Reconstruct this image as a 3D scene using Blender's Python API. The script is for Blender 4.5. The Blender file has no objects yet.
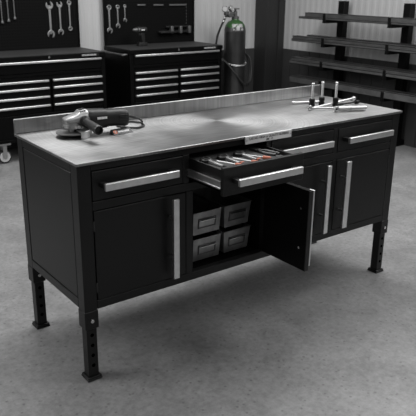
import bpy, bmesh, math, random
from mathutils import Vector, Matrix
random.seed(7)
S = bpy.context.scene
COL = S.collection
PI = math.pi

# ------------------------------------------------------------------ camera
cd = bpy.data.cameras.new('camera'); cam = bpy.data.objects.new('camera', cd); COL.objects.link(cam)
def cam_matrix(pos, yaw, pitch, roll):
    cy, sy, cp, sp = math.cos(yaw), math.sin(yaw), math.cos(pitch), math.sin(pitch)
    f = Vector((-sy*cp, cy*cp, sp)); r = Vector((cy, sy, 0)); u = r.cross(f)
    cr, sr = math.cos(roll), math.sin(roll)
    r2 = r*cr + u*sr; u2 = r*-sr + u*cr
    m = Matrix((r2, u2, -f)).transposed().to_4x4(); m.translation = Vector(pos)
    return m
cam.matrix_world = cam_matrix((-0.9354, -2.0124, 1.5038), -0.6455, -0.3367, 0.0119)
cd.sensor_width = 36; cd.lens = 643.16/416*36
cd.dof.use_dof = True; cd.dof.focus_distance = 2.9; cd.dof.aperture_fstop = 9.0
cd.clip_start = 0.05
S.camera = cam

# ------------------------------------------------------------------ light
w = bpy.data.worlds.new('world'); S.world = w; w.use_nodes = True
bg = w.node_tree.nodes['Background']; bg.inputs[0].default_value = (1, 1, 1, 1); bg.inputs[1].default_value = 0.15
def area(name, loc, tgt, sx, sy, e):
    l = bpy.data.lights.new(name, 'AREA'); l.shape = 'RECTANGLE'; l.size = sx; l.size_y = sy; l.energy = e
    o = bpy.data.objects.new(name, l); COL.objects.link(o); o.location = loc
    o.rotation_euler = (Vector(tgt)-Vector(loc)).to_track_quat('-Z', 'Y').to_euler(); return o
area('shop_light_main', (1.6, 1.4, 3.6), (1.3, 0.7, 0), 3.6, 1.6, 150)
area('shop_light_right', (4.0, -0.8, 3.6), (3.0, -0.2, 0), 2.4, 2.4, 140)
area('shop_light_left', (-2.6, 1.6, 3.0), (0.2, 0.6, 0.4), 1.6, 2.4, 80)
area('shop_light_front', (0.2, -2.6, 3.4), (0.8, 0, 0.6), 3.0, 1.2, 30)
S.view_settings.view_transform = 'Standard'; S.view_settings.look = 'None'
S.view_settings.gamma = 1; S.view_settings.exposure = 0.0; S.view_settings.use_curve_mapping = False

# ------------------------------------------------------------------ materials
def mat(name, col, rough=.5, metal=0., spec=.5, noise=0, nscale=8, bump=0, bscale=60, aniso=0):
    m = bpy.data.materials.new(name); m.use_nodes = True
    nt = m.node_tree; b = nt.nodes['Principled BSDF']
    if not isinstance(col, tuple): col = (col,)*3
    b.inputs['Base Color'].default_value = (*col, 1); b.inputs['Roughness'].default_value = rough
    b.inputs['Metallic'].default_value = metal; b.inputs['Specular IOR Level'].default_value = spec
    b.inputs['Anisotropic'].default_value = aniso
    tc = nt.nodes.new('ShaderNodeTexCoord')
    if noise:
        n = nt.nodes.new('ShaderNodeTexNoise'); n.inputs['Scale'].default_value = nscale; n.inputs['Detail'].default_value = 6
        nt.links.new(tc.outputs['Object'], n.inputs['Vector'])
        r = nt.nodes.new('ShaderNodeMapRange'); nt.links.new(n.outputs['Fac'], r.inputs['Value'])
        r.inputs['From Min'].default_value = .3; r.inputs['From Max'].default_value = .7
        r.inputs['To Min'].default_value = 1-noise; r.inputs['To Max'].default_value = 1+noise
        mx = nt.nodes.new('ShaderNodeMix'); mx.data_type = 'RGBA'; mx.blend_type = 'MULTIPLY'; mx.inputs['Factor'].default_value = 1
        mx.inputs['A'].default_value = (*col, 1); nt.links.new(r.outputs['Result'], mx.inputs['B'])
        nt.links.new(mx.outputs['Result'], b.inputs['Base Color'])
    if bump:
        n2 = nt.nodes.new('ShaderNodeTexNoise'); n2.inputs['Scale'].default_value = bscale
        nt.links.new(tc.outputs['Object'], n2.inputs['Vector'])
        bp = nt.nodes.new('ShaderNodeBump'); bp.inputs['Strength'].default_value = bump; bp.inputs['Distance'].default_value = .002
        nt.links.new(n2.outputs['Fac'], bp.inputs['Height']); nt.links.new(bp.outputs['Normal'], b.inputs['Normal'])
    return m
M = {}
M['black'] = mat('black_powder_coat', .0062, .38, spec=.32, noise=.12, nscale=5, bump=.15, bscale=400)
M['inside'] = mat('black_inner_sheet', .002, .6, spec=.12)
M['chest'] = mat('black_gloss_enamel', .0018, .42, spec=.10)
M['chest_top'] = mat('black_ribbed_rubber_top', .028, .6, noise=.15)
M['rubber'] = mat('black_rubber', .012, .6)
M['plastic'] = mat('dark_grey_plastic', .012, .42, spec=.3, bump=.2, bscale=300)
M['plastic2'] = mat('black_plastic', .010, .4)
M['handle'] = mat('brushed_aluminium', .78, .38, 1., noise=.08, nscale=30)
M['chrome'] = mat('satin_chrome', .62, .25, 1.)
M['rod'] = mat('turned_steel_rod', .50, .36, 1.)
M['dull'] = mat('dull_tool_steel', .42, .4, 1., noise=.1, nscale=30)
M['shank'] = mat('dark_chrome_shank', .28, .4, 1.)
M['dim'] = mat('darkened_tool_steel', .16, .5, .8)
M['cast'] = mat('cast_aluminium', .40, .42, .9, noise=.15, nscale=40)
M['zinc'] = mat('galvanised_sheet', .36, .48, .85, noise=.3, nscale=18)
M['white'] = mat('white_print', .8, .5)
M['greyprint'] = mat('grey_print', .34, .5)
M['plate'] = mat('white_name_plate', .62, .45)
M['ink'] = mat('black_ink', .02, .6)
M['hole'] = mat('dark_hole', .0005, .9, spec=0)
M['orange'] = mat('orange_paint', (.42, .125, .072), .55)
M['foam'] = mat('grey_foam', .045, .85, noise=.2, nscale=40)
M['rack'] = mat('black_rack_steel', .003, .5, spec=.15)
M['bar'] = mat('dark_grey_bar_stock', .095, .45, .3, noise=.25, nscale=9)
M['column'] = mat('dark_grey_column_paint', .026, .5, spec=.3)
M['tank'] = mat('dark_grey_cylinder_paint', .085, .28, .8, noise=.1)
M['caster'] = mat('pale_caster_wheel', .45, .5)
M['pin_black'] = mat('black_knurled_collar', .004, .5, spec=.2, bump=.8, bscale=500)
M['disc'] = mat('abrasive_disc', .09, .6, noise=.3, nscale=200)

def steel_top():
    m = bpy.data.materials.new('brushed_stainless_top'); m.use_nodes = True
    nt = m.node_tree; b = nt.nodes['Principled BSDF']; L = nt.links.new; N = nt.nodes.new
    tc = N('ShaderNodeTexCoord')
    sub = N('ShaderNodeVectorMath'); sub.operation = 'SUBTRACT'; sub.inputs[1].default_value = (.875, .33, 0)
    L(tc.outputs['Object'], sub.inputs[0])
    cr = N('ShaderNodeVectorMath'); cr.operation = 'CROSS_PRODUCT'; cr.inputs[1].default_value = (0, 0, 1)
    L(sub.outputs[0], cr.inputs[0])
    nm = N('ShaderNodeVectorMath'); nm.operation = 'NORMALIZE'; L(cr.outputs[0], nm.inputs[0])
    ln = N('ShaderNodeVectorMath'); ln.operation = 'LENGTH'
    flat = N('ShaderNodeVectorMath'); flat.operation = 'MULTIPLY'; flat.inputs[1].default_value = (1, 1, 0)
    L(sub.outputs[0], flat.inputs[0]); L(flat.outputs[0], ln.inputs[0])
    n1 = N('ShaderNodeTexNoise'); n1.noise_dimensions = '1D'; n1.inputs['Scale'].default_value = 150; n1.inputs['Detail'].default_value = 3
    L(ln.outputs['Value'], n1.inputs['W'])
    n2 = N('ShaderNodeTexNoise'); n2.inputs['Scale'].default_value = 5; n2.inputs['Detail'].default_value = 5; L(tc.outputs['Object'], n2.inputs['Vector'])
    mp = N('ShaderNodeMapping'); mp.inputs['Scale'].default_value = (3, 260, 260); L(tc.outputs['Object'], mp.inputs['Vector'])
    n3 = N('ShaderNodeTexNoise'); n3.inputs['Scale'].default_value = 1; L(mp.outputs[0], n3.inputs['Vector'])
    a = N('ShaderNodeMath'); a.operation = 'ADD'; L(n1.outputs['Fac'], a.inputs[0]); L(n3.outputs['Fac'], a.inputs[1])
    bp = N('ShaderNodeBump'); bp.inputs['Strength'].default_value = .18; bp.inputs['Distance'].default_value = .0008
    L(a.outputs[0], bp.inputs['Height']); L(bp.outputs['Normal'], b.inputs['Normal'])
    r = N('ShaderNodeMapRange'); r.inputs['To Min'].default_value = .30; r.inputs['To Max'].default_value = .46
    L(n2.outputs['Fac'], r.inputs['Value']); L(r.outputs['Result'], b.inputs['Roughness'])
    mp2 = N('ShaderNodeMapping'); mp2.inputs['Rotation'].default_value = (0, 0, .5); mp2.inputs['Scale'].default_value = (9, 110, 1); L(tc.outputs['Object'], mp2.inputs['Vector'])
    n4 = N('ShaderNodeTexNoise'); n4.inputs['Scale'].default_value = 1; n4.inputs['Detail'].default_value = 4; L(mp2.outputs[0], n4.inputs['Vector'])
    n5 = N('ShaderNodeTexNoise'); n5.noise_dimensions = '1D'; n5.inputs['Scale'].default_value = 130; n5.inputs['Detail'].default_value = 4; L(ln.outputs['Value'], n5.inputs['W'])
    s2 = N('ShaderNodeMath'); s2.operation = 'ADD'; L(n4.outputs['Fac'], s2.inputs[0]); L(n5.outputs['Fac'], s2.inputs[1])
    s3 = N('ShaderNodeMath'); s3.operation = 'ADD'; L(s2.outputs[0], s3.inputs[0]); L(n2.outputs['Fac'], s3.inputs[1])
    rc = N('ShaderNodeMapRange'); rc.inputs['From Min'].default_value = 1.1; rc.inputs['From Max'].default_value = 1.9; rc.inputs['To Min'].default_value = .25; rc.inputs['To Max'].default_value = .48; L(s3.outputs[0], rc.inputs['Value'])
    cc = N('ShaderNodeCombineColor'); [L(rc.outputs['Result'], cc.inputs[i]) for i in range(3)]; L(cc.outputs[0], b.inputs['Base Color'])
    b.inputs['Metallic'].default_value = 1
    b.inputs['Anisotropic'].default_value = .65; L(nm.outputs[0], b.inputs['Tangent'])
    return m
M['steel_top'] = steel_top()
def lin_steel():
    m = mat('brushed_stainless_splash', .52, .36, 1.)
    nt = m.node_tree; b = nt.nodes['Principled BSDF']; L = nt.links.new; N = nt.nodes.new
    tc = N('ShaderNodeTexCoord'); mp = N('ShaderNodeMapping'); mp.inputs['Scale'].default_value = (260, 260, 6); L(tc.outputs['Object'], mp.inputs['Vector'])
    n = N('ShaderNodeTexNoise'); n.inputs['Scale'].default_value = .25; n.inputs['Detail'].default_value = 6; L(mp.outputs[0], n.inputs['Vector'])
    r = N('ShaderNodeMapRange'); r.inputs['From Min'].default_value = .35; r.inputs['From Max'].default_value = .65
    r.inputs['To Min'].default_value = .29; r.inputs['To Max'].default_value = .37; L(n.outputs['Fac'], r.inputs['Value'])
    cmb = N('ShaderNodeCombineColor'); [L(r.outputs['Result'], cmb.inputs[i]) for i in range(3)]
    L(cmb.outputs[0], b.inputs['Base Color']); return m
M['splash'] = lin_steel()
def concrete():
    m = bpy.data.materials.new('polished_concrete'); m.use_nodes = True
    nt = m.node_tree; b = nt.nodes['Principled BSDF']; L = nt.links.new; N = nt.nodes.new
    tc = N('ShaderNodeTexCoord')
    n1 = N('ShaderNodeTexNoise'); n1.inputs['Scale'].default_value = 4.5; n1.inputs['Detail'].default_value = 9; n1.inputs['Roughness'].default_value = .68; n1.inputs['Distortion'].default_value = .4
    n2 = N('ShaderNodeTexNoise'); n2.inputs['Scale'].default_value = 60; n2.inputs['Detail'].default_value = 3
    L(tc.outputs['Object'], n1.inputs['Vector']); L(tc.outputs['Object'], n2.inputs['Vector'])
    cr = N('ShaderNodeValToRGB'); e = cr.color_ramp.elements
    e[0].position = .30; e[0].color = (.165, .165, .165, 1); e[1].position = .72; e[1].color = (.265, .265, .265, 1)
    L(n1.outputs['Fac'], cr.inputs['Fac'])
    n3 = N('ShaderNodeTexNoise'); n3.inputs['Scale'].default_value = 38; n3.inputs['Detail'].default_value = 6; n3.inputs['Roughness'].default_value = .75; L(tc.outputs['Object'], n3.inputs['Vector'])
    vo = N('ShaderNodeTexVoronoi'); vo.inputs['Scale'].default_value = 30; L(tc.outputs['Object'], vo.inputs['Vector'])
    pit = N('ShaderNodeMapRange'); pit.inputs['From Min'].default_value = .08; pit.inputs['From Max'].default_value = .22; pit.inputs['To Min'].default_value = .6; pit.inputs['To Max'].default_value = 1; L(vo.outputs['Distance'], pit.inputs['Value'])
    r3 = N('ShaderNodeMapRange'); r3.inputs['From Min'].default_value = .3; r3.inputs['From Max'].default_value = .7; r3.inputs['To Min'].default_value = .70; r3.inputs['To Max'].default_value = 1.22; L(n3.outputs['Fac'], r3.inputs['Value'])
    r2 = N('ShaderNodeMath'); r2.operation = 'MULTIPLY'; L(r3.outputs['Result'], r2.inputs[0]); L(pit.outputs['Result'], r2.inputs[1])
    mx = N('ShaderNodeMix'); mx.data_type = 'RGBA'; mx.blend_type = 'MULTIPLY'; mx.inputs['Factor'].default_value = 1
    L(cr.outputs['Color'], mx.inputs['A']); L(r2.outputs[0], mx.inputs['B']); L(mx.outputs['Result'], b.inputs['Base Color'])
    rr = N('ShaderNodeMapRange'); rr.inputs['To Min'].default_value = .30; rr.inputs['To Max'].default_value = .48; L(n1.outputs['Fac'], rr.inputs['Value']); L(rr.outputs['Result'], b.inputs['Roughness'])
    return m
M['floor'] = concrete()
M['wall'] = mat('white_corrugated_steel', .47, .5, noise=.04, nscale=2)
M['wain'] = mat('dark_grey_wainscot_steel', .042, .5, spec=.3, noise=.1, nscale=3)
def pegmat():
    m = mat('black_perforated_sheet', .005, .6, spec=.06)
    nt = m.node_tree; b = nt.nodes['Principled BSDF']; L = nt.links.new; N = nt.nodes.new
    tc = N('ShaderNodeTexCoord'); sc = N('ShaderNodeVectorMath'); sc.operation = 'SCALE'; sc.inputs['Scale'].default_value = 1/.026
    L(tc.outputs['Object'], sc.inputs[0]); fr = N('ShaderNodeVectorMath'); fr.operation = 'FRACTION'; L(sc.outputs[0], fr.inputs[0])
    sb = N('ShaderNodeVectorMath'); sb.operation = 'SUBTRACT'; sb.inputs[1].default_value = (.5, .5, .5); L(fr.outputs[0], sb.inputs[0])
    ml = N('ShaderNodeVectorMath'); ml.operation = 'MULTIPLY'; ml.inputs[1].default_value = (1, 0, 1); L(sb.outputs[0], ml.inputs[0])
    ln = N('ShaderNodeVectorMath'); ln.operation = 'LENGTH'; L(ml.outputs[0], ln.inputs[0])
    lt = N('ShaderNodeMath'); lt.operation = 'LESS_THAN'; lt.inputs[1].default_value = .27; L(ln.outputs['Value'], lt.inputs[0])
    mx = N('ShaderNodeMix'); mx.data_type = 'RGBA'; L(lt.outputs[0], mx.inputs['Factor'])
    mx.inputs['A'].default_value = (.006, .006, .006, 1); mx.inputs['B'].default_value = (.001, .001, .001, 1); L(mx.outputs['Result'], b.inputs['Base Color'])
    return m
M['peg'] = pegmat()
def shouldermat():
    m = mat('worn_green_shoulder_paint', .03, .35)
    nt = m.node_tree; b = nt.nodes['Principled BSDF']; L = nt.links.new; N = nt.nodes.new
    tc = N('ShaderNodeTexCoord'); sx = N('ShaderNodeSeparateXYZ'); L(tc.outputs['Object'], sx.inputs[0])
    n = N('ShaderNodeTexNoise'); n.inputs['Scale'].default_value = 9; L(tc.outputs['Object'], n.inputs['Vector'])
    ad = N('ShaderNodeMath'); ad.operation = 'MULTIPLY_ADD'; L(n.outputs['Fac'], ad.inputs[0]); ad.inputs[1].default_value = .11; L(sx.outputs['Z'], ad.inputs[2])
    def cmp(src, op, v):
        q = N('ShaderNodeMath'); q.operation = op; q.inputs[1].default_value = v; L(src, q.inputs[0]); return q.outputs[0]
    def mul(a, c):
        q = N('ShaderNodeMath'); q.operation = 'MULTIPLY'; L(a, q.inputs[0]); L(c, q.inputs[1]); return q.outputs[0]
    g = cmp(ad.outputs[0], 'GREATER_THAN', 1.124)
    n2 = N('ShaderNodeTexNoise'); n2.inputs['Scale'].default_value = 26; L(tc.outputs['Object'], n2.inputs['Vector'])
    pm = mul(mul(cmp(n2.outputs['Fac'], 'GREATER_THAN', .45), cmp(sx.outputs['Y'], 'LESS_THAN', -.02)), mul(mul(cmp(sx.outputs['X'], 'GREATER_THAN', -.085), cmp(sx.outputs['X'], 'LESS_THAN', .02)), mul(cmp(sx.outputs['Z'], 'GREATER_THAN', 1.035), cmp(sx.outputs['Z'], 'LESS_THAN', 1.100))))
    m1 = N('ShaderNodeMix'); m1.data_type = 'RGBA'; L(g, m1.inputs['Factor']); m1.inputs['A'].default_value = (.035, .035, .035, 1); m1.inputs['B'].default_value = (.030, .085, .026, 1)
    m2 = N('ShaderNodeMix'); m2.data_type = 'RGBA'; L(pm, m2.inputs['Factor']); L(m1.outputs['Result'], m2.inputs['A']); m2.inputs['B'].default_value = (.34, .34, .34, 1)
    L(m2.outputs['Result'], b.inputs['Base Color']); return m
M['shoulder'] = shouldermat()

# ------------------------------------------------------------------ mesh helpers
class B:
    def __init__(s): s.bm = bmesh.new()
    def box(s, x0, x1, y0, y1, z0, z1, mtx=None):
        v = [s.bm.verts.new((x, y, z)) for z in (z0, z1) for x, y in ((x0, y0), (x1, y0), (x1, y1), (x0, y1))]
        for f in ((3, 2, 1, 0), (4, 5, 6, 7), (0, 1, 5, 4), (1, 2, 6, 5), (2, 3, 7, 6), (3, 0, 4, 7)): s.bm.faces.new([v[i] for i in f])
        if mtx: bmesh.ops.transform(s.bm, matrix=mtx, verts=v)
        return s
    def hull(s, bot, top):      # two 4+-point loops
        a = [s.bm.verts.new(p) for p in bot]; b = [s.bm.verts.new(p) for p in top]; n = len(a)
        s.bm.faces.new(a[::-1]); s.bm.faces.new(b)
        for i in range(n): s.bm.faces.new((a[i], a[(i+1) % n], b[(i+1) % n], b[i]))
        return s
    def prism(s, pts, d0, d1, axis='z', mtx=None):
        def P(p, d): return {'z': (p[0], p[1], d), 'y': (p[0], d, p[1]), 'x': (d, p[0], p[1])}[axis]
        a = [s.bm.verts.new(P(p, d0)) for p in pts]; b = [s.bm.verts.new(P(p, d1)) for p in pts]; n = len(a)
        s.bm.faces.new(a[::-1]); s.bm.faces.new(b)
        for i in range(n): s.bm.faces.new((a[i], a[(i+1) % n], b[(i+1) % n], b[i]))
        if mtx: bmesh.ops.transform(s.bm, matrix=mtx, verts=a+b)
        return s
    def lathe(s, prof, mtx=None, n=28):     # prof: list of (r, z)
        rings = []; allv = []
        for r, z in prof:
            if r < 1e-6: rg = [s.bm.verts.new((0, 0, z))]
            else: rg = [s.bm.verts.new((r*math.cos(2*PI*i/n), r*math.sin(2*PI*i/n), z)) for i in range(n)]
            rings.append(rg); allv += rg
        for a, b in zip(rings, rings[1:]):
            for i in range(n):
                j = (i+1) % n
                if len(a) == 1 and len(b) == 1: continue
                if len(a) == 1: s.bm.faces.new((a[0], b[j], b[i]))
                elif len(b) == 1: s.bm.faces.new((a[i], a[j], b[0]))
                else: s.bm.faces.new((a[i], a[j], b[j], b[i]))
        if mtx: bmesh.ops.transform(s.bm, matrix=mtx, verts=allv)
        return s
    def cyl(s, p, q, r, r2=None, n=20):
        p, q = Vector(p), Vector(q); d = q-p; h = d.length
        m = Matrix.Translation(p) @ d.to_track_quat('Z', 'Y').to_matrix().to_4x4()
        r2 = r if r2 is None else r2
        return s.lathe([(0, 0), (r, 0), (r2, h), (0, h)], m, n)
    def ring(s, p, axis, ro, ri, h, n=28):
        m = Matrix.Translation(Vector(p)) @ Vector(axis).to_track_quat('Z', 'Y').to_matrix().to_4x4()
        return s.lathe([(ri, 0), (ro, 0), (ro, h), (ri, h), (ri, 0)], m, n)
    def tube(s, pts, r, n=10, closed=False, res=6):
        P = [Vector(p) for p in pts]; K = len(P); sp = []
        rng = range(K if closed else K-1)
        for i in rng:
            p0 = P[(i-1) % K] if closed or i > 0 else P[0]; p1 = P[i]; p2 = P[(i+1) % K]; p3 = P[(i+2) % K] if closed or i+2 < K else P[-1]
            for k in range(res):
                t = k/res
                sp.append(.5*((2*p1)+(p2-p0)*t+(2*p0-5*p1+4*p2-p3)*t*t+(3*p1-p0-3*p2+p3)*t**3))
        if not closed: sp.append(P[-1])
        rings = []; up = Vector((0, 0, 1)); m = len(sp)
        for i, p in enumerate(sp):
            d = (sp[(i+1) % m]-sp[i-1] if closed else sp[min(i+1, m-1)]-sp[max(i-1, 0)]).normalized()
            a = d.cross(up)
            if a.length < .05: a = d.cross(Vector((1, 0, 0)))
            a.normalize(); b = a.cross(d)
            rings.append([s.bm.verts.new(p+a*r*math.cos(2*PI*k/n)+b*r*math.sin(2*PI*k/n)) for k in range(n)])
        pairs = list(zip(rings, rings[1:]))+([(rings[-1], rings[0])] if closed else [])
        for a, b in pairs:
            for k in range(n): s.bm.faces.new((a[k], a[(k+1) % n], b[(k+1) % n], b[k]))
        if not closed: s.bm.faces.new(rings[0][::-1]); s.bm.faces.new(rings[-1])
        return s

def obj(name, b, m, parent=None, bevel=0, smooth=35, loc=None, mtx=None):
    bm = b.bm
    if mtx: bmesh.ops.transform(bm, matrix=mtx, verts=bm.verts[:])
    bmesh.ops.recalc_face_normals(bm, faces=bm.faces[:])
    for f in bm.faces: f.smooth = True
    me = bpy.data.meshes.new(name); bm.to_mesh(me); bm.free()
    me.set_sharp_from_angle(angle=math.radians(smooth))
    me.materials.append(M[m])
    o = bpy.data.objects.new(name, me); COL.objects.link(o)
    if parent: o.parent = parent
    if loc: o.location = loc
    if bevel:
        md = o.modifiers.new('bevel', 'BEVEL'); md.width = bevel; md.segments = 2; md.limit_method = 'ANGLE'; md.angle_limit = math.radians(40)
    return o
def thing(name, label, cat, loc=(0, 0, 0), rz=0, group=None):
    o = bpy.data.objects.new(name, None); COL.objects.link(o); o.empty_display_size = .1
    o.location = loc; o.rotation_euler = (0, 0, rz); return tag(o, label, cat, group)
def tag(o, label, cat, group=None):
    o['label'] = label; o['category'] = cat
    if group: o['group'] = group
    return o
def struct(o): o['kind'] = 'structure'; return o
def dup(o, parent=None, label=None, loc=None, group=None):
    c = o.copy(); COL.objects.link(c)
    if parent: c.parent = parent
    for ch in list(o.children): dup(ch, c)
    if label: c['label'] = label
    if loc: c.location = loc
    return c
def text_obj(name, body, size, m, parent, mtx, sx=1.0):
    cu = bpy.data.curves.new(name, 'FONT'); cu.body = body; cu.size = size; cu.extrude = .0004; cu.align_x = 'CENTER'; cu.align_y = 'CENTER'
    t = bpy.data.objects.new(name, cu); COL.objects.link(t)
    bpy.context.view_layer.update()
    me = bpy.data.meshes.new_from_object(t.evaluated_get(bpy.context.evaluated_depsgraph_get()))
    bpy.data.objects.remove(t); bpy.data.curves.remove(cu)
    me.transform(mtx @ Matrix.Diagonal((sx, 1, 1, 1))); me.materials.clear(); me.materials.append(M[m]); me.name = name
    o = bpy.data.objects.new(name, me); COL.objects.link(o)
    if parent: o.parent = parent
    return o
FACE_FRONT = Matrix.Rotation(PI/2, 4, 'X')      # text lying in xy -> standing, readable from -y

# ------------------------------------------------------------------ setting
XR, YB, ZW = 4.4, 3.85, 0.79
struct(obj('floor', B().box(-5, XR+.2, -5, YB+.2, -.1, 0), 'floor'))
def corrug(u0, u1, z0, z1, along, base, m, name, depth=.0022, per=.085):
    b = B(); bm = b.bm; pts = []; u = u0
    while u < u1:
        pts += [(u, 0), (u+per*.42, 0), (u+per*.52, depth), (u+per*.9, depth)]; u += per
    pts.append((u1, 0))
    sg = -1
    def P(u, d, z): return (u, base+sg*d, z) if along == 'x' else (base+sg*d, u, z)
    lo = [bm.verts.new(P(u, d, z0)) for u, d in pts]; hi = [bm.verts.new(P(u, d, z1)) for u, d in pts]
    for i in range(len(pts)-1): bm.faces.new((lo[i], lo[i+1], hi[i+1], hi[i]))
    lo2 = [bm.verts.new(P(u, -.12, z)) for u, z in ((u0, z0), (u1, z0), (u1, z1), (u0, z1))]; bm.faces.new(lo2)
    return struct(obj(name, b, m, smooth=10))
corrug(-5, XR, ZW, 3.7, 'x', YB, 'wall', 'wall_back')
corrug(-5, YB, ZW, 3.7, 'y', XR, 'wall', 'wall_right')
b = B().box(-5, XR, YB-.012, YB+.1, 0, ZW)
for i in range(60): b.box(-4.9+i*.15, -4.86+i*.15, YB-.02, YB-.005, 0, ZW)
struct(obj('baseboard_back', b, 'wain'))
b = B().box(XR-.012, XR+.1, -5, YB, 0, ZW)
for i in range(58): b.box(XR-.02, XR-.005, -4.9+i*.15, -4.86+i*.15, 0, ZW)
struct(obj('baseboard_right', b, 'wain'))
b = B().box(4.13, 4.39, 3.65, 3.84, 0, 3.7).box(4.30, 4.385, 3.63, 3.66, 0, 3.7).box(4.12, 4.14, 3.64, 3.84, 0, 3.7)
struct(obj('trim_1', b, 'column', bevel=.004))

# ------------------------------------------------------------------ workbench
W, D, H = 1.8162, .5835, .9
X0, X1, Y0, Y1, ZB = .007, 1.810, .012, .575, .308
wb = thing('workbench', 'large black steel workbench with brushed stainless top, drawers and doors, on four adjustable legs', 'workbench')
# frame
b = B()
PW = .054
for x in (X0, X1-PW):
    for y in (Y0, Y1-PW): b.box(x, x+PW, y, y+PW, .232, .888)
for z0, z1 in ((.862, .888), (.709, .744), (ZB, .344)): b.box(X0+PW, X1-PW, Y0, Y0+.03, z0, z1)
for x0, x1, z0, z1 in ((.464, .494, .744, .862), (.478, .513, .344, .709), (.902, .930, .744, .862), (.907, .930, .344, .709), (1.327, 1.357, .744, .862), (1.332, 1.361, .344, .709)): b.box(x0, x1, Y0, Y0+.03, z0, z1)
for x in (X0, X1-.03):
    b.box(x, x+.03, Y0+PW, Y1-PW, .856, .888).box(x, x+.03, Y0+PW, Y1-PW, ZB, .345)
obj('frame', b, 'black', wb, bevel=.0025)
b = B().box(X0+.01, X1-.01, Y0+.02, Y1-.01, ZB+.004, ZB+.024).box(X0+.02, X1-.02, Y1-.02, Y1-.008, ZB, .885)
for x in (.498, .918, 1.345): b.box(x-.006, x+.006, Y0+.03, Y1-.02, ZB, .88)
b.box(X0+.02, X1-.02, Y0+.03, Y1-.02, .722, .728)
obj('inner_shell', b, 'inside', wb)
for x0, x1 in ((X0+.001, X0+.02), (X1-.02, X1-.001)):
    obj('side_panel', B().box(x0, x1, Y0+PW+.003, Y1-PW-.003, .3485, .8525), 'black', wb, bevel=.004)
# worktop
wt = obj('worktop', B().box(0, W, 0, D, .8885, .9), 'steel_top', wb, bevel=.0022)
sp = obj('backsplash', B().box(0, W-.008, D-.014, D, .9, .9615), 'splash', wt, bevel=.003)
# name plate
npl = obj('name_plate', B().box(.770, 1.034, -.0035, .001, .8655, .8985), 'plate', wb, bevel=.001)
text_obj('lettering', 'CAR NO. HIGH or QUALITY NUMBERS', .0155, 'ink', npl, Matrix.Translation((.902, -.0040, .887)) @ FACE_FRONT, .86)
text_obj('lettering', '800 - 17', .0125, 'ink', npl, Matrix.Translation((.905, -.0040, .8735)) @ FACE_FRONT, .9)
for x in (.777, 1.027): obj('rivet', B().cyl((x, -.0055, .882), (x, -.001, .882), .0028, n=10), 'dull', npl)
# drawers & handles
def hbar(parent, x0, x1, z0, z1, yf, name='handle'):
    h = obj(name, B().box(x0, x1, yf-.050, yf-.036, z0, z1), 'handle', parent, bevel=.002)
    return h
def hposts(parent, x0, x1, zc, yf):
    for x in (x0+.012, x1-.012): obj('handle_post', B().box(x-.012, x+.012, yf-.036, yf+.002, zc-.009, zc+.009), 'plastic2', parent, bevel=.002)
def drawer(x0, x1, yf, hx0, hx1, open_=False):
    b = B().box(x0, x1, yf, yf+.018, .7475, .859)
    if not open_: b.box(x0+.012, x1-.012, yf+.018, yf+.42, .756, .84)
    d = obj('drawer', b, 'black', wb, bevel=.0025)
    hbar(d, hx0, hx1, .792, .820, yf); hposts(d, hx0, hx1, .806, yf)
    return d
YF = .0105
drawer(.0635, .4615, YF, .092, .413)
drawer(.9325, 1.325, YF, .963, 1.279)
drawer(1.3595, 1.7535, YF, 1.389, 1.711)
od = drawer(.482, .896, -.223, .524, .848, True)
b = B()
ox0, ox1, oy0, oy1 = .494, .884, -.205, .26
b.box(ox0, ox0+.006, oy0, oy1, .757, .846).box(ox1-.006, ox1, oy0, oy1, .757, .846).box(ox0, ox1, oy1-.006, oy1, .757, .846).box(ox0, ox1, oy0, oy1, .757, .763)
obj('drawer_box', b, 'black', od, bevel=.001)
for s, x in ((1, ox0), (-1, ox1)):
    xa, xb = (x-.011, x-.0005) if s > 0 else (x+.0005, x+.011)
    b = B().box(xa, xb, oy0+.004, .20, .772, .776).box(xa, xb, oy0+.004, .20, .798, .802).box((xa+xb)/2-.001, (xa+xb)/2+.001, oy0+.004, .20, .774, .800)
    obj('slide_rail', b, 'handle', od)
# doors
def vbar(parent, x0, x1, z0, z1, yf):
    obj('handle', B().box(x0, x1, yf-.050, yf-.036, z0, z1), 'handle', parent, bevel=.002)
    for z in (z0+.085, z1-.085): obj('handle_post', B().cyl((.5*(x0+x1), yf-.037, z), (.5*(x0+x1), yf+.002, z), .006), 'dull', parent)
def door(x0, x1, hx0, hx1, hinge_x):
    d = obj('door', B().box(x0, x1, YF, YF+.018, .3465, .7065), 'black', wb, bevel=.0025)
    vbar(d, hx0, hx1, .364, .704, YF)
    for z in (.40, .65): obj('hinge', B().cyl((hinge_x, YF+.002, z-.02), (hinge_x, YF+.002, z+.02), .004), 'plastic2', d)
    return d
door(.0645, .4755, .385, .4115, .0625)
door(.9325, 1.3295, 1.251, 1.2765, .9315)
door(1.3635, 1.7535, 1.383, 1.4145, 1.755)
# the door that stands open, hinged at the right of the open bay
d = obj('door', B().box(.898, .916, -.262, .008, .3465, .7065), 'inside', wb, bevel=.002)
obj('door_skin', B().box(.9163, .9195, -.264, .006, .3465, .7065), 'black', d, bevel=.001)
obj('edge_trim', B().box(.8975, .9195, -.2665, -.2625, .3465, .7065), 'plastic', d, bevel=.001)
obj('handle', B().box(.926, .934, -.262, -.235, .364, .704).box(.919, .934, -.256, -.246, .690, .704).box(.919, .934, -.256, -.246, .364, .378), 'handle', d, bevel=.002)
for z in (.445, .622): obj('screw', B().cyl((.8945, -.225, z), (.899, -.225, z), .0055, n=12), 'chrome', d)
for z in (.40, .65): obj('hinge', B().cyl((.912, .012, z-.02), (.912, .012, z+.02), .004), 'plastic2', d)
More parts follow.
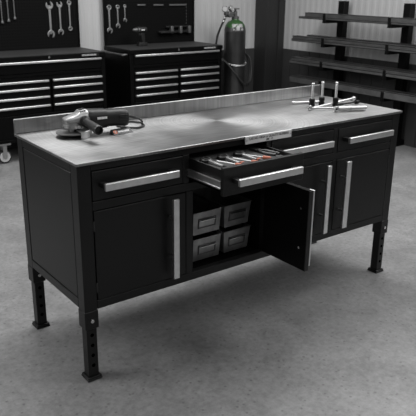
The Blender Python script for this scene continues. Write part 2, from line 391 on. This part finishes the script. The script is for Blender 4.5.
# legs
for x, y, ysgn in ((X0, Y0, 1), (X1-PW, Y0, 1), (X0, Y1-PW, 1), (X1-PW, Y1-PW, 1)):
    lg = obj('leg', B().box(x+.005, x+PW-.005, y+.005, y+PW-.005, .008, .40), 'black', wb, bevel=.003)
    obj('sleeve', B().box(x-.002, x+PW+.002, y-.002, y+PW+.002, .230, .306), 'black', lg, bevel=.003)
    fp = obj('foot_plate', B().box(x-.005, x+PW+.005, y-.005, y+PW+.005, .0, .008).box(x-.003, x+PW+.003, y-.003, y+PW+.003, .008, .016), 'black', lg, bevel=.003)
    for z in (.20, .155, .11, .065): obj('adjusting_hole', B().cyl((x+PW/2, y+.0040, z), (x+PW/2, y+.012, z), .0075, n=14), 'hole', lg)
    bx = x+PW/2
    obj('bolt', B().cyl((bx, y-.008, .266), (bx, y-.001, .266), .0085, n=6), 'chrome', lg, bevel=.001)

# ------------------------------------------------------------------ bins in the open bay
def make_bin(name, label, x0, x1, zf, taper):
    t = thing(name, label, 'bin', ((x0+x1)/2, .08, zf), group='metal parts bins in the open bay')
    hw = (x1-x0)/2; bw = hw-taper; h = .106; dep = .30; f0 = .010; th = .0025; z0 = .0155
    b = B(); bm = b.bm
    def quadbox(o4, i4): pass
    bot = [(-bw, f0, z0), (bw, f0, z0), (bw, dep-.01, z0), (-bw, dep-.01, z0)]; top = [(-hw, 0, h+z0), (hw, 0, h+z0), (hw, dep, h+z0), (-hw, dep, h+z0)]
    ib = [(-bw+th, f0+th, z0+th), (bw-th, f0+th, z0+th), (bw-th, dep-.01-th, z0+th), (-bw+th, dep-.01-th, z0+th)]
    it = [(-hw+th, th, h+z0), (hw-th, th, h+z0), (hw-th, dep-th, h+z0), (-hw+th, dep-th, h+z0)]
    v = [[bm.verts.new(p) for p in q] for q in (bot, top, it, ib)]
    bm.faces.new(v[0][::-1]); bm.faces.new(v[3])
    for a, c in ((0, 1), (1, 2), (2, 3)):
        for i in range(4): bm.faces.new((v[a][i], v[a][(i+1) % 4], v[c][(i+1) % 4], v[c][i]))
    obj('body', b, 'zinc', t)
    b = B().box(-hw-.002, hw+.002, -.004, .004, h+z0-.004, h+z0).box(-hw-.002, hw+.002, dep-.004, dep+.002, h+z0-.004, h+z0)
    for s in (-1, 1): b.box(s*hw-.003, s*hw+.003, -.004, dep+.002, h+z0-.004, h+z0)
    obj('rim', b, 'zinc', t, bevel=.001)
    b = B()
    for s in (-1, 1): b.box(s*(bw-.012)-.004, s*(bw-.012)+.004, f0+.008, dep-.02, 0, z0)
    obj('stacking_rail', b, 'inside', t)
    sl = Matrix.Translation((0, .010-.005*.55, 0)) @ Matrix.Rotation(math.atan2(f0, h), 4, 'X')
    mt = Matrix.Translation((0, f0*.5, z0+h*.5)) @ Matrix.Rotation(math.atan2(f0, h), 4, 'X')
    b = B()
    for q in ((-.047, .047, .016, .020), (-.047, .047, -.024, -.020), (-.047, -.043, -.024, .020), (.043, .047, -.024, .020)): b.box(q[0], q[1], -.005, .001, q[2], q[3], mt)
    obj('label_holder', b, 'dim', t, bevel=.0008)
    obj('label_lip', B().box(-.043, .043, -.010, .001, .0115, .0145, mt), 'chrome', t)
    obj('label_slot', B().box(-.043, .043, -.0012, .0006, -.020, .011, mt), 'dull', t)
    return t
LX = ((.564, .714, .004), (.731, .885, .009))
fl = ZB+.0245
make_bin('parts_bin', 'grey metal parts bin with label holder, left one of the lower pair', *LX[0][:2], fl, LX[0][2])
make_bin('parts_bin', 'grey metal parts bin with label holder, right one of the lower pair', *LX[1][:2], fl, LX[1][2])
make_bin('parts_bin', 'grey metal parts bin with label holder, stacked on the left lower bin', *LX[0][:2], fl+.122, LX[0][2])
make_bin('parts_bin', 'grey metal parts bin, upper right one next to the open door', *LX[1][:2], fl+.122, LX[1][2])

# ------------------------------------------------------------------ drawer contents
ft = obj('foam_tray', B().box(-.186, .186, -.2295, .2195, 0, .068), 'foam', loc=(.689, .03, .7635), bevel=.003)
tag(ft, 'dark grey foam insert lying in the pulled-out drawer', 'tray')
ZT = .8318
def arc(cx, cy, r, a0, a1, n): return [(cx+r*math.cos(a0+(a1-a0)*i/n), cy+r*math.sin(a0+(a1-a0)*i/n)) for i in range(n+1)]
def ratchet(loc, rz, label, marks):
    t = thing('ratchet', label, 'wrench', loc, rz, 'ratchets in the open drawer')
    obj('head', B().lathe([(0, 0), (.022, 0), (.026, .003), (.026, .011), (.021, .015), (0, .015)]).ring((0, 0, .015), (0, 0, 1), .016, .010, .003), 'plastic2', t)
    obj('shank', B().hull([(-.010, -.022, .001), (.010, -.022, .001), (.006, -.105, .001), (-.006, -.105, .001)][::-1], [(-.007, -.022, .012), (.007, -.022, .012), (.005, -.105, .010), (-.005, -.105, .010)][::-1]), 'shank', t, bevel=.002)
    obj('grip', B().hull([(-.008, -.105, 0), (.008, -.105, 0), (.010, -.15, 0), (-.010, -.15, 0)][::-1], [(-.006, -.105, .012), (.006, -.105, .012), (.008, -.15, .013), (-.008, -.15, .013)][::-1]), 'plastic2', t, bevel=.003)
    if marks == 'orange': obj('band', B().box(-.0085, .0085, -.122, -.112, .002, .0135), 'orange', t, bevel=.001)
    return t
ratchet((.545, -.030, ZT), .06, 'chrome ratchet with black head and black grip, leftmost in the open drawer', 'plastic2')
ratchet((.632, -.030, ZT), .02, 'chrome ratchet with black head, second from left in the open drawer', 'orange')
ratchet((.720, -.025, ZT), .05, 'chrome ratchet with black head, third from left in the open drawer', 'orange')
def driver(loc, rz, label):
    t = thing('screwdriver', label, 'screwdriver', loc, rz, 'orange screwdrivers in the open drawer')
    m = Matrix.Translation((0, 0, .009)) @ Matrix.Rotation(PI/2, 4, 'X')
    obj('handle', B().lathe([(0, 0), (.006, .001), (.008, .006), (.007, .014), (.008, .028), (.005, .035), (0, .036)], m, 12), 'orange', t)
    obj('blade', B().cyl((0, 0, .009), (0, .085, .009), .0032, n=8), 'shank', t)
    return t
driver((.598, -.150, ZT), .35, 'short screwdriver with orange handle beside the leftmost ratchet')
driver((.678, -.152, ZT), .35, 'short screwdriver with orange handle between the two right ratchets')
driver((.757, -.128, ZT), .5, 'short screwdriver with orange handle right of the last ratchet')
t = thing('pliers', 'black pliers, rightmost tool in the open drawer', 'pliers', (.825, -.02, ZT), .25)
obj('jaw', B().prism([(-.012, 0), (.012, 0), (.006, .045), (-.006, .045)], 0, .010), 'plastic2', t, bevel=.002)
for s in (-1, 1): obj('grip', B().tube([(0, .004, .006), (s*.016, -.03, .006), (s*.018, -.07, .006), (s*.014, -.10, .006)], .0055, 8), 'plastic2', t)

# ------------------------------------------------------------------ angle grinder
def rot_to(p, d): return Matrix.Translation(Vector(p)) @ Vector(d).to_track_quat('Z', 'Y').to_matrix().to_4x4()
gz = .9
gr = thing('angle_grinder', 'black angle grinder with cast metal head and side handle lying on the steel top', 'grinder', (.184, .405, gz), math.radians(-6)); gr.scale = (1.13,)*3
def sect(b, xs):    # rounded-rect sections along x: (x, y half, z half, zc)
    n = 20; rings = []
    for x, hy, hz, zc in xs:
        r = []
        for i in range(n):
            a = 2*PI*i/n; c, s_ = math.cos(a), math.sin(a); e = .72
            r.append(b.bm.verts.new((x, hy*math.copysign(abs(c)**e, c), zc+hz*math.copysign(abs(s_)**e, s_))))
        rings.append(r)
    for a, c in zip(rings, rings[1:]):
        for i in range(n): b.bm.faces.new((a[i], a[(i+1) % n], c[(i+1) % n], c[i]))
    b.bm.faces.new(rings[0][::-1]); b.bm.faces.new(rings[-1]); return b
hd = obj('gear_head', sect(B(), [(-.034, .012, .006, .0600), (-.029, .024, .010, .0605), (-.010, .031, .0135, .062), (.010, .033, .0165, .065), (.022, .033, .026, .066), (.052, .034, .031, .064)]), 'cast', gr)
b = B()
b.hull([(.010, -.020, .078), (.048, -.020, .086), (.048, .020, .086), (.010, .020, .078)], [(.022, -.016, .093), (.046, -.016, .098), (.046, .016, .098), (.022, .016, .093)])
obj('vent_block', b, 'cast', hd, bevel=.002)
b = B()
for i in range(3):
    for j in range(2):
        c = Matrix.Translation((.026+i*.008, -.0205+j*.0, .084+j*.006+i*.0015)); b.box(-.0025, .0025, -.002, .004, -.002, .002, c)
        c = Matrix.Translation((.028+i*.007, -.008+j*.012, .0955+i*.001)); b.box(-.0022, .0022, -.004, .004, -.001, .0015, c)
obj('vent_slot', b, 'ink', hd)
obj('collar_ring', B().lathe([(.0, .032), (.034, .032), (.034, .043), (.030, .045), (.030, .053), (0, .053)]), 'dull', gr)
for k in range(8):
    a = k*PI/4; b = B().box(-.003, .003, -.0358, -.032, .0325, .0425, Matrix.Rotation(a, 4, 'Z')); obj('collar_screw', b, 'chrome', gr)
obj('spindle_flange', B().lathe([(0, .006), (.019, .006), (.020, .010), (.012, .014), (.012, .033), (0, .033)]), 'dull', gr)
obj('abrasive_disc', B().lathe([(.011, .0135), (.020, .012), (.0615, .014), (.0615, .017), (.022, .0165), (.011, .0165), (.011, .0135)], n=48), 'disc', gr)
b = B(); n = 22; a0, a1 = math.radians(-145), math.radians(45)
rows = []
for i in range(n+1):
    a = a0+(a1-a0)*i/n; c, s_ = math.cos(a), math.sin(a)
    rows.append([b.bm.verts.new((r*c, r*s_, z)) for r, z in ((.030, .027), (.066, .027), (.068, .025), (.068, .001), (.0662, .001), (.0662, .0235), (.064, .0248), (.030, .0248))])
for r0, r1 in zip(rows, rows[1:]):
    for k in range(8): b.bm.faces.new((r0[k], r0[(k+1) % 8], r1[(k+1) % 8], r1[k]))
b.bm.faces.new(rows[0]); b.bm.faces.new(rows[-1][::-1])
b.bm.transform(Matrix.Rotation(math.radians(60), 4, 'Z'))
obj('guard', b, 'dull', gr)
body = obj('motor_housing', sect(B(), [(.050, .036, .033, .059), (.058, .039, .038, .057), (.068, .039, .037, .057), (.120, .037, .035, .056), (.123, .037, .035, .056)]), 'plastic', gr)
tail = obj('grip_housing', sect(B(), [(.1235, .035, .033, .056), (.135, .034, .032, .056), (.170, .033, .032, .055), (.197, .035, .034, .053), (.209, .032, .031, .053), (.215, .020, .019, .056)]), 'plastic', gr)
b = B()
for k in range(4): b.box(.172, .201, -.0358, -.030, .048+k*.006, .0505+k*.006)
obj('vent_slot', b, 'ink', tail)
b = B(); x = .082
for wd in (.006, .007, .003, .006, .006, .005, .006): b.box(x, x+wd-.0012, -.0396+(x-.08)*.05, -.030, .060, .068); x += wd
obj('lettering', b, 'white', body)
# auxiliary handle towards the viewer
ax = Matrix.Translation((.036, -.030, .058)) @ Vector((.05, -1, -.10)).to_track_quat('Z', 'Y').to_matrix().to_4x4()
ah = obj('side_handle', B().lathe([(0, 0), (.020, 0), (.021, .008), (.014, .014), (.0135, .03), (.0155, .06), (.0165, .105), (.0175, .118), (.016, .122), (.0135, .122), (.0125, .108), (0, .106)], ax, 24), 'plastic2', gr)
obj('cord_sleeve', B().tube([(.214, 0, .056), (.232, 0, .052), (.250, .004, .046)], .0055, 10), 'rubber', gr)
obj('power_cord', B().tube([(.248, .004, .046), (.272, .014, .036), (.296, .040, .018), (.304, .062, .0052), (.306, .052, .0045), (.298, .028, .0045), (.278, .010, .0045), (.252, .004, .0045), (.225, .030, .0045), (.205, .07, .0045), (.235, .115, .0045), (.285, .118, .0045), (.312, .085, .0045)], .0038, 8), 'rubber', gr)

tg = thing('tool_case', 'small black oblong case with an orange round badge lying in front of the grinder', 'case', (.376, .340, gz), math.radians(8)); tg.scale = (.86, .9, .8)
tb = obj('case_body', B().hull([(-.062, -.018, 0), (.058, -.020, 0), (.064, .026, 0), (-.056, .028, 0)], [(-.056, .006, .023), (.054, .004, .023), (.060, .022, .023), (-.050, .024, .023)]), 'plastic2', tg, bevel=.003)
sm = Matrix.Translation((0, -.006, .0117)) @ Matrix.Rotation(math.atan2(23, 24), 4, 'X')
obj('badge', B().cyl((-.043, .002, -.001), (-.043, .002, .0014), .0115), 'orange', tg, mtx=sm)
obj('badge_mark', B().box(-.006, .006, -.001, .001, .0013, .0018, Matrix.Translation((-.043, .002, 0)) @ Matrix.Rotation(.8, 4, 'Z')).box(-.001, .001, -.004, .006, .0013, .0018, Matrix.Translation((-.043, .002, 0))), 'greyprint', tg, mtx=sm)
b = B(); x = -.026
for wd in (.010, .007, .011, .006, .004, .010, .009, .010): b.box(x, x+wd-.002, -.004, .005, -.001, .0012); x += wd
obj('lettering', b, 'white', tg, mtx=sm)

# ------------------------------------------------------------------ fixture pins
def stand_pin(loc, label):
    t = thing('fixture_pin', label, 'pin', loc, 0, 'upright fixture pins')
    obj('rod', B().lathe([(0, .02), (.0068, .02), (.0068, .110), (.0058, .114), (.0075, .116), (.0078, .122), (.005, .126), (0, .126)], n=16), 'handle', t)
    obj('collar', B().lathe([(0, 0), (.0145, 0), (.0155, .002), (.0155, .020), (.0135, .022), (.0135, .026), (.0155, .028), (.0155, .042), (.012, .045), (0, .045)], n=20), 'pin_black', t)
    return t
pz = .9
stand_pin((1.492, .326, pz), 'upright steel pin in a black collar, leftmost of three on the steel top')
stand_pin((1.570, .332, pz), 'upright steel pin in a black collar, middle of three on the steel top')
stand_pin((1.624, .284, pz), 'upright steel pin in a black collar, rightmost of three on the steel top')
def lie(name, p, q, prof, m, label, cat='pin', extra=None):
    p, q = Vector(p), Vector(q); d = q-p; L = d.length
    t = thing(name, label, cat, tuple(p), group='steel clamp rods lying on the steel top')
    mt = d.to_track_quat('Z', 'Y').to_matrix().to_4x4()
    obj('rod', B().lathe([(r, u*L) for u, r in prof], mt, 18), m, t)
    if extra: extra(t, mt, L)
    return t
lie('clamp_rod', (1.462, .448, pz+.0082), (1.625, .386, pz+.0082), [(0, 0), (.03, .006), (.05, .0082), (.10, .0082), (.12, .0062), (.99, .0062), (1, 0)], 'rod', 'thin steel rod with a rounded end lying left behind the upright pins')
def ringend(t, mt, L):
    obj('eye', B().ring((0, .006, 0), (-.35, -1, 0), .0138, .0055, .012, 20), 'rod', t, bevel=.002)
lie('clamp_rod', (1.415, .262, pz+.0140), (1.617, .170, pz+.0062), [(0, 0), (.05, .0050), (.95, .0056), (1, 0)], 'rod', 'steel rod with an eye at its left end lying in front of the upright pins', extra=ringend)
def knobend(t, mt, L):
    obj('knob', B().lathe([(0, L-.004), (.009, L-.002), (.0118, L+.008), (.009, L+.018), (0, L+.020)], mt, 16), 'rod', t)
lie('clamp_rod', (1.452, .278, pz+.0085), (1.775, .300, pz+.022), [(0, 0), (.02, .0050), (.6, .0054), (.62, .0070), (.98, .0070), (1, 0)], 'rod', 'long steel rod with a knob at its raised right end', extra=knobend)
def dark(t, mt, L):
    obj('eye', B().ring((-.004, .008, 0), (-.35, -1, 0), .0147, .0055, .016, 20), 'rod', t, bevel=.002)
    obj('eye_hole', B().cyl((-.004, .006, 0), (-.0065, -.001, 0), .0056), 'hole', t)
    obj('band', B().lathe([(.012, L*.40), (.0136, L*.40), (.0136, L*.46), (.012, L*.46)], mt, 20), 'dull', t)
lie('clamp_barrel', (1.508, .164, pz+.0149), (1.655, .104, pz+.0149), [(0, 0), (.02, .009), (.10, .0125), (.98, .0125), (1, .011), (1, 0)], 'rod', 'thick steel clamp barrel with a dark eye, nearest the right front edge of the top', 'clamp', dark)
lie('swivel_screw', (1.605, .262, pz+.0105), (1.780, .262, pz+.0105), [(0, 0), (.02, .0065), (.3, .0065), (.31, .0045), (.85, .0045), (.86, .0098), (1, .0098), (1, 0)], 'pin_black', 'dark screw with a small head lying behind the thick clamp barrel', 'screw')

# ------------------------------------------------------------------ tool chests
def strokes(b, x0, n, z0, z1, y0, y1, wd, seed):
    rnd = random.Random(seed); x = x0
    for i in range(n):
        ww = wd*rnd.uniform(.7, 1.2); b.box(x, x+ww*.75, y0, y1, z0, z1); x += ww
    return b
CY = 3.308
def make_chest(loc, label):
    t = thing('tool_chest', label, 'tool chest', loc, 0, 'rolling tool chests along the back wall')
    hw = .542
    b = B().box(-hw, hw, .016, .50, .187, .868)
    for s in (-1, 1): b.box(s*hw-(.04 if s > 0 else 0), s*hw+(.04 if s < 0 else 0), 0, .03, .187, .868)
    b.box(-hw, hw, 0, .03, .187, .215).box(-hw, hw, .004, .03, .738, .762)
    obj('body', b, 'chest', t, bevel=.004)
    lid = obj('lid', B().box(-hw-.004, hw+.004, -.008, .50, .8685, .905), 'chest', t, bevel=.004)
    obj('top_mat', B().box(-hw+.004, hw-.004, .004, .496, .9052, .908), 'chest_top', lid)
    obj('lock', B().cyl((0, -.014, .888), (0, -.007, .888), .010, n=16), 'chrome', lid)
    np_ = obj('name_plate', B().box(.30, .475, -.0105, -.008, .878, .898), 'plastic', lid)
    obj('lettering', strokes(B(), .31, 10, .881, .895, -.0115, -.0105, .0158, 3), 'greyprint', np_)
    def dr(x0, x1, z0, z1):
        d = obj('drawer', B().box(x0, x1, -.004, .03, z0, z1), 'chest', t, bevel=.003)
        obj('handle', B().box(x0+.006, x1-.006, -.026, -.004, z1-.020, z1-.002), 'handle', d, bevel=.004)
    dr(-.500, .500, .766, .864)
    zs = [.704, .641, .567, .492]; zb = [.645, .571, .496, .420]
    for x0, x1 in ((-.500, -.012), (.014, .500)):
        for a, c in zip(zb, zs): dr(x0, x1, a, c)
    obj('lower_panel', B().box(-.50, .50, -.003, .03, .218, .414), 'chest', t, bevel=.003)
    obj('push_handle', B().tube([(-hw, .05, .862), (-hw-.045, .055, .862), (-hw-.05, .08, .862), (-hw-.05, .42, .862), (-hw-.045, .445, .862), (-hw, .45, .862)], .010, 10), 'dim', t)
    for sx in (-1, 1):
        for y in (.07, .43):
            x = sx*(hw-.105)
            c = obj('caster', B().cyl((x, y-.016, .06), (x, y+.016, .06), .060, n=28), 'rubber', t, bevel=.008)
            obj('hub', B().cyl((x, y-.019, .06), (x, y+.019, .06), .046, n=24), 'caster', c, bevel=.003)
            obj('fork', B().box(x-.018, x+.018, y-.032, y-.022, .052, .165).box(x-.018, x+.018, y+.022, y+.032, .052, .165).box(x-.05, x+.05, y-.045, y+.045, .165, .188), 'dull', c, bevel=.003)
    return t
C1, C2 = 1.343, 2.685
chest = make_chest((C1, CY, 0), 'black rolling tool chest at the left, under the open-end wrenches')
dup(chest, None, 'black rolling tool chest with a cordless drill standing on it', (C2, CY, 0))
YP = CY+.487    # pegboard face
def pegboard(cx, label):
    t = thing('pegboard', label, 'pegboard', (cx, YP, .9085), 0, 'black pegboards above the tool chests')
    obj('panel', B().box(-.525, .525, 0, .012, 0, 1.2), 'peg', t)
    b = B().box(-.538, -.520, -.006, .016, 0, 1.2).box(.520, .538, -.006, .016, 0, 1.2).box(-.538, .538, -.006, .016, 1.2, 1.22)
    obj('edge_frame', b, 'chest', t, bevel=.002)
    return t
pegboard(C1, 'black pegboard with three open-end wrenches above the left tool chest')
pegboard(C2, 'black pegboard with ring spanners and a tool holder above the right tool chest')
# wrenches: lie in local xz plane, back face at y=0, hang down from z=0
def openhead(b, cz, r, jaw, up, th, tilt=.26):
    s = 1 if up else -1
    a = math.asin(jaw/r)
    pts = [(r*math.sin(t_), r*math.cos(t_)) for t_ in [a+(2*PI-2*a)*i/26 for i in range(27)]]
    pts += [(-jaw, -r*.25), (0, -r*.5), (jaw, -r*.25)]
    c, sn = math.cos(tilt), math.sin(tilt)
    pts = [(x*c-z*sn, cz+s*(x*sn+z*c)) for x, z in pts]
    b.prism(pts, -th, 0, 'y')
def wrench(cx, ztop, zbot, r, kinds, label, group, m='dull'):
    t = thing('wrench', label, 'wrench', (cx, YP-.0005, zbot), .0, group)
    L = ztop-zbot; th = .011
    b = B().prism([(-r*.29, r), (r*.29, r), (r*.29, L-r), (-r*.29, L-r)], -.009, -.001, 'y')
    obj('shank', b, m, t, bevel=.002)
    for k, up in ((kinds[0], True), (kinds[1], False)):
        cz = L-r if up else r; b = B()
        if k == 'o': openhead(b, cz, r, r*.48, up, th); nm = 'jaw'
        else: b.ring((0, 0, cz), (0, -1, 0), r*.85, r*.48, th, 24); nm = 'ring_end'
        obj(nm, b, m, t, bevel=.0015)
    return t
G1, G2 = 'open-end wrenches on the left pegboard', 'ring spanners on the right pegboard'
wrench(1.590, 1.330, 1.003, .036, 'oo', 'largest steel open-end wrench on the left pegboard, left of its row', G1)
wrench(1.689, 1.330, 1.026, .029, 'oo', 'medium steel open-end wrench, middle of the row on the left pegboard', G1)
wrench(1.786, 1.340, 1.058, .026, 'rr', 'slim steel wrench with ring ends beside the right edge of the left pegboard', G1)
wrench(2.203, 1.298, 1.022, .030, 'ro', 'largest ring spanner on the right pegboard, left of its row', G2)
wrench(2.297, 1.297, 1.068, .025, 'ro', 'medium ring spanner, middle of the row on the right pegboard', G2)
wrench(2.377, 1.298, 1.126, .020, 'ro', 'smallest ring spanner on the right pegboard, right of its row', G2)
def hang_driver(cx, zb, label):
    t = thing('screwdriver', label, 'screwdriver', (cx, YP-.012, zb), 0, 'dim screwdrivers on the left pegboard')
    obj('blade', B().cyl((0, 0, .012), (0, 0, .25), .006, n=10), 'dim', t)
    obj('tip', B().lathe([(0, 0), (.012, 0), (.014, .010), (.007, .026), (0, .026)], n=12), 'dim', t)
    obj('handle', B().lathe([(0, .20), (.010, .20), (.014, .23), (.014, .30), (.009, .31), (0, .31)], n=14), 'plastic', t)
    obj('clip', B().box(-.008, .008, -.002, .012, .17, .185), 'dim', t)
hang_driver(1.139, 1.146, 'long dim screwdriver hanging tip down, leftmost on the left pegboard')
hang_driver(1.197, 1.158, 'long dim screwdriver hanging tip down, middle of three on the left pegboard')
hang_driver(1.255, 1.178, 'long dim screwdriver hanging tip down, nearest the open-end wrenches')
def dash(x0, x1, z, label):
    b = B().box(x0, x1, -.016, -.004, -.008, .008)
    for x in (x0+.015, x1-.015): b.box(x-.006, x+.006, -.006, .0, -.006, .006)
    o = obj('tool_hook', b, 'dim', loc=(0, YP-.0002, z), bevel=.002); tag(o, label, 'hook', 'empty hook strips on the right pegboard')
dash(2.518, 2.612, 1.288, 'short grey hook strip above the cordless drill')
dash(2.710, 2.826, 1.286, 'grey hook strip in the middle of the right pegboard')
dash(2.900, 3.113, 1.285, 'long grey hook strip near the right edge of the right pegboard')
b = B()
for k in range(9): b.box(-.004, .004, -.001, .001, k*.032, k*.032+.012)
tag(obj('slot_strip', b, 'dim', loc=(3.12, YP-.0008, 1.03)), 'vertical row of pale slots at the right edge of the right pegboard', 'slots')
t = thing('tool_holder', 'grey rail tool holder with three clips on the right pegboard', 'tool holder', (2.95, YP, 1.0))
obj('rail', B().box(-.19, .215, -.035, 0, .008, .030).box(-.19, .0, -.06, -.035, .008, .024), 'plastic', t, bevel=.003)
obj('rail', B().box(-.10, .19, -.03, 0, .06, .078), 'plastic', t, bevel=.003)
for x in (-.035, .075, .185): obj('clip', B().box(x-.016, x+.016, -.05, -.002, .0, .075), 'dim', t, bevel=.006)
# cordless drill
dt = thing('cordless_drill', 'black cordless drill standing on the right tool chest', 'drill', (2.435, 3.60, .9085), math.radians(-3))
obj('motor_housing', sect(B(), [(-.035, .020, .020, .155), (-.025, .026, .026, .155), (.03, .030, .030, .155), (.062, .028, .028, .155), (.070, .018, .018, .155)]), 'plastic', dt)
obj('chuck', B().lathe([(0, 0), (.020, 0), (.022, .012), (.016, .030), (.012, .045), (.006, .047), (0, .047)], rot_to((-.033, 0, .155), (-1, 0, 0)), 18), 'dim', dt)
obj('clutch_ring', B().ring((-.012, 0, .155), (-1, 0, 0), .0285, .02, .018), 'dim', dt)
obj('handle', B().hull([(.012, -.016, .03), (.052, -.016, .03), (.052, .016, .03), (.012, .016, .03)], [(-.002, -.017, .135), (.040, -.017, .135), (.040, .017, .135), (-.002, .017, .135)]), 'plastic', dt, bevel=.007)
obj('trigger', B().box(-.016, .004, -.008, .008, .100, .128), 'plastic2', dt, bevel=.004)
obj('battery', B().hull([(-.035, -.030, 0), (.062, -.030, 0), (.062, .030, 0), (-.035, .030, 0)], [(-.022, -.028, .038), (.066, -.028, .034), (.066, .028, .034), (-.022, .028, .038)]), 'plastic', dt, bevel=.006)
obj('lettering', strokes(B(), .0, 4, .150, .160, -.0315, -.027, .010, 9), 'white', dt)

# ------------------------------------------------------------------ gas cylinder
gc = thing('gas_cylinder', 'dark gas cylinder with worn green shoulder, valve and gauges, beside the right tool chest', 'gas cylinder', (3.548, 3.5, 0))
R = .115
obj('body', B().lathe([(0, 0), (R-.01, 0), (R, .012), (R, 1.02)], n=48), 'tank', gc)
obj('shoulder', B().lathe([(R, 1.02), (R*.985, 1.045), (R*.9, 1.080), (R*.72, 1.112), (R*.48, 1.130), (.040, 1.136), (.036, 1.150), (0, 1.150)], n=48), 'shoulder', gc)
vl = obj('valve', B().lathe([(0, 1.15), (.040, 1.15), (.040, 1.172), (.020, 1.176), (.018, 1.225), (.010, 1.228), (.010, 1.245), (0, 1.245)], n=20), 'dim', gc)
b = B().ring((0, 0, 1.243), (0, 0, 1), .042, .030, .012, 24).cyl((0, 0, 1.24), (0, 0, 1.256), .010)
for a in range(3): b.box(-.034, .034, -.004, .004, 1.245, 1.252, Matrix.Rotation(a*PI/3, 4, 'Z'))
obj('hand_wheel', b, 'dim', vl)
rg = obj('regulator', B().cyl((0, 0, 1.20), (-.15, -.02, 1.20), .016).cyl((-.10, -.055, 1.195), (-.10, .02, 1.195), .030).box(-.155, -.06, -.035, 0, 1.185, 1.215), 'dim', gc, bevel=.003)
for x, z, dx in ((-.160, 1.245, -.55), (-.090, 1.250, .25)):
    ga = obj('gauge', B().lathe([(0, 0), (.029, 0), (.031, .003), (.031, .024), (.028, .028), (.026, .025), (0, .025)], rot_to((x, -.02, z), (dx, -.8, .25)), 24).cyl((x+.01, -.015, z-.02), (x+.04, -.012, 1.205), .007), 'dull', gc)
    obj('dial', B().lathe([(0, .0252), (.026, .0252), (.026, .0258), (0, .0258)], rot_to((x, -.02, z), (dx, -.8, .25)), 24), 'greyprint', ga)
obj('hose', B().tube([(-.14, -.03, 1.195), (-.175, -.03, 1.14), (-.21, -.01, 1.05), (-.225, .02, .95), (-.222, .03, .80), (-.15, -.06, .70), (-.09, -.120, .60), (.0, -.140, .50), (.07, -.135, .455), (.13, -.10, .47), (.185, -.04, .58), (.20, .0, .70), (.185, .05, .80), (.14, .09, .84)], .011, 10), 'rubber', gc)
obj('hose_fitting', B().cyl((-.160, -.03, 1.165), (-.183, -.027, 1.12), .013), 'chrome', gc)
obj('hose', B().tube([(.145, .06, .80), (.19, -.03, .74), (.185, -.07, .60), (.13, -.12, .50), (.05, -.155, .48)], .010, 10), 'rubber', gc)
# chain round the cylinder: links
b = B()
n = 34; zc = .70
for i in range(n):
    a = PI*1.02+(PI*.96)*i/(n-1); rr = R+.0075
    p = Vector((rr*math.cos(a), rr*math.sin(a), zc-.035*math.sin(PI*i/(n-1))+.012*(i/n)))
    a2 = a+.045*1.25
    tdir = Vector((-math.sin(a), math.cos(a), 0)); q = p+tdir*.009; p2 = p-tdir*.009
    up = Vector((0, 0, 1)) if i % 2 else Vector((math.cos(a), math.sin(a), 0))
    hw_ = .0065 if i % 2 else .0050
    b.tube([p2+up*hw_*.6, p2-up*hw_*.6, p-up*hw_, q-up*hw_*.6, q+up*hw_*.6, p+up*hw_], .0030, 6, True, 3)
b.tube([(-R-.008, 0, zc), (-R+.01, .12, zc+.02), (-.10, .325, zc+.04)], .005, 6); b.tube([(R+.008, 0, zc+.012), (R-.01, .12, zc+.02), (.10, .325, zc+.04)], .005, 6)
tag(obj('safety_chain', b, 'dull', loc=(3.548, 3.5, 0)), 'pale steel safety chain looped round the gas cylinder', 'chain')

# ------------------------------------------------------------------ cantilever rack with bar stock
XT, XU = 4.03, 4.30
ARMS = (1.133, .897, .663, .462)
rk = thing('cantilever_rack', 'black steel cantilever rack with two uprights and four arm levels against the right wall', 'rack', (XU, 2.27, 0))
for uy in (2.675, 1.868, 1.06):
    y = uy-2.27
    up = obj('upright', B().box(-.036, .036, y-.040, y+.040, 0, 1.345), 'rack', rk, bevel=.003)
    obj('base_foot', B().box(-.30, .09, y-.045, y+.045, 0, .055), 'rack', up, bevel=.003)
    for z in ARMS:
        a = B().box(XT-XU, -.03, y-.022, y+.022, z, z+.030).box(XT-XU-.012, XT-XU, y-.014, y+.014, z, z+.091)
        obj('arm', a, 'rack', rk, bevel=.002)
GB = 'steel bars stored on the rack'
lv = ('top', 'second', 'third', 'lowest')
# per level: (x0, x1, height, y of left end, what)
BARS = [
    [(4.036, 4.085, .022, 3.045), (4.10, 4.17, .060, 3.02), (4.185, 4.255, .045, 3.00)],
    [(4.036, 4.085, .026, 3.138), (4.10, 4.17, .050, 3.19), (4.185, 4.255, .062, 3.06)],
    [(4.036, 4.085, .034, 3.152), (4.10, 4.17, .058, 3.19), (4.185, 4.255, .060, 3.10)],
    [(4.036, 4.085, .066, 3.138), (4.10, 4.17, .070, 3.12), (4.185, 4.255, .045, 3.08)],
]
wh = ('front', 'middle', 'rear')
for li, row in enumerate(BARS):
    for bi, (x0, x1, h, ye) in enumerate(row):
        z = ARMS[li]+.0302; ys = .80+.05*bi; th = .005
        b = B()         # a folded channel: web on the arms, two flanges
        b.box(x0, x1, ys, ye, z, z+th).box(x0, x0+th, ys, ye, z, z+h).box(x1-th, x1, ys, ye, z, z+h)
        b.box(x0, x1, ys, ye, z+h-th, z+h)
        o = obj('steel_bar', b, 'bar', loc=None)
        tag(o, 'long dark steel bar on the %s rack level, %s one on the arms' % (lv[li], wh[bi]), 'bar', GB)
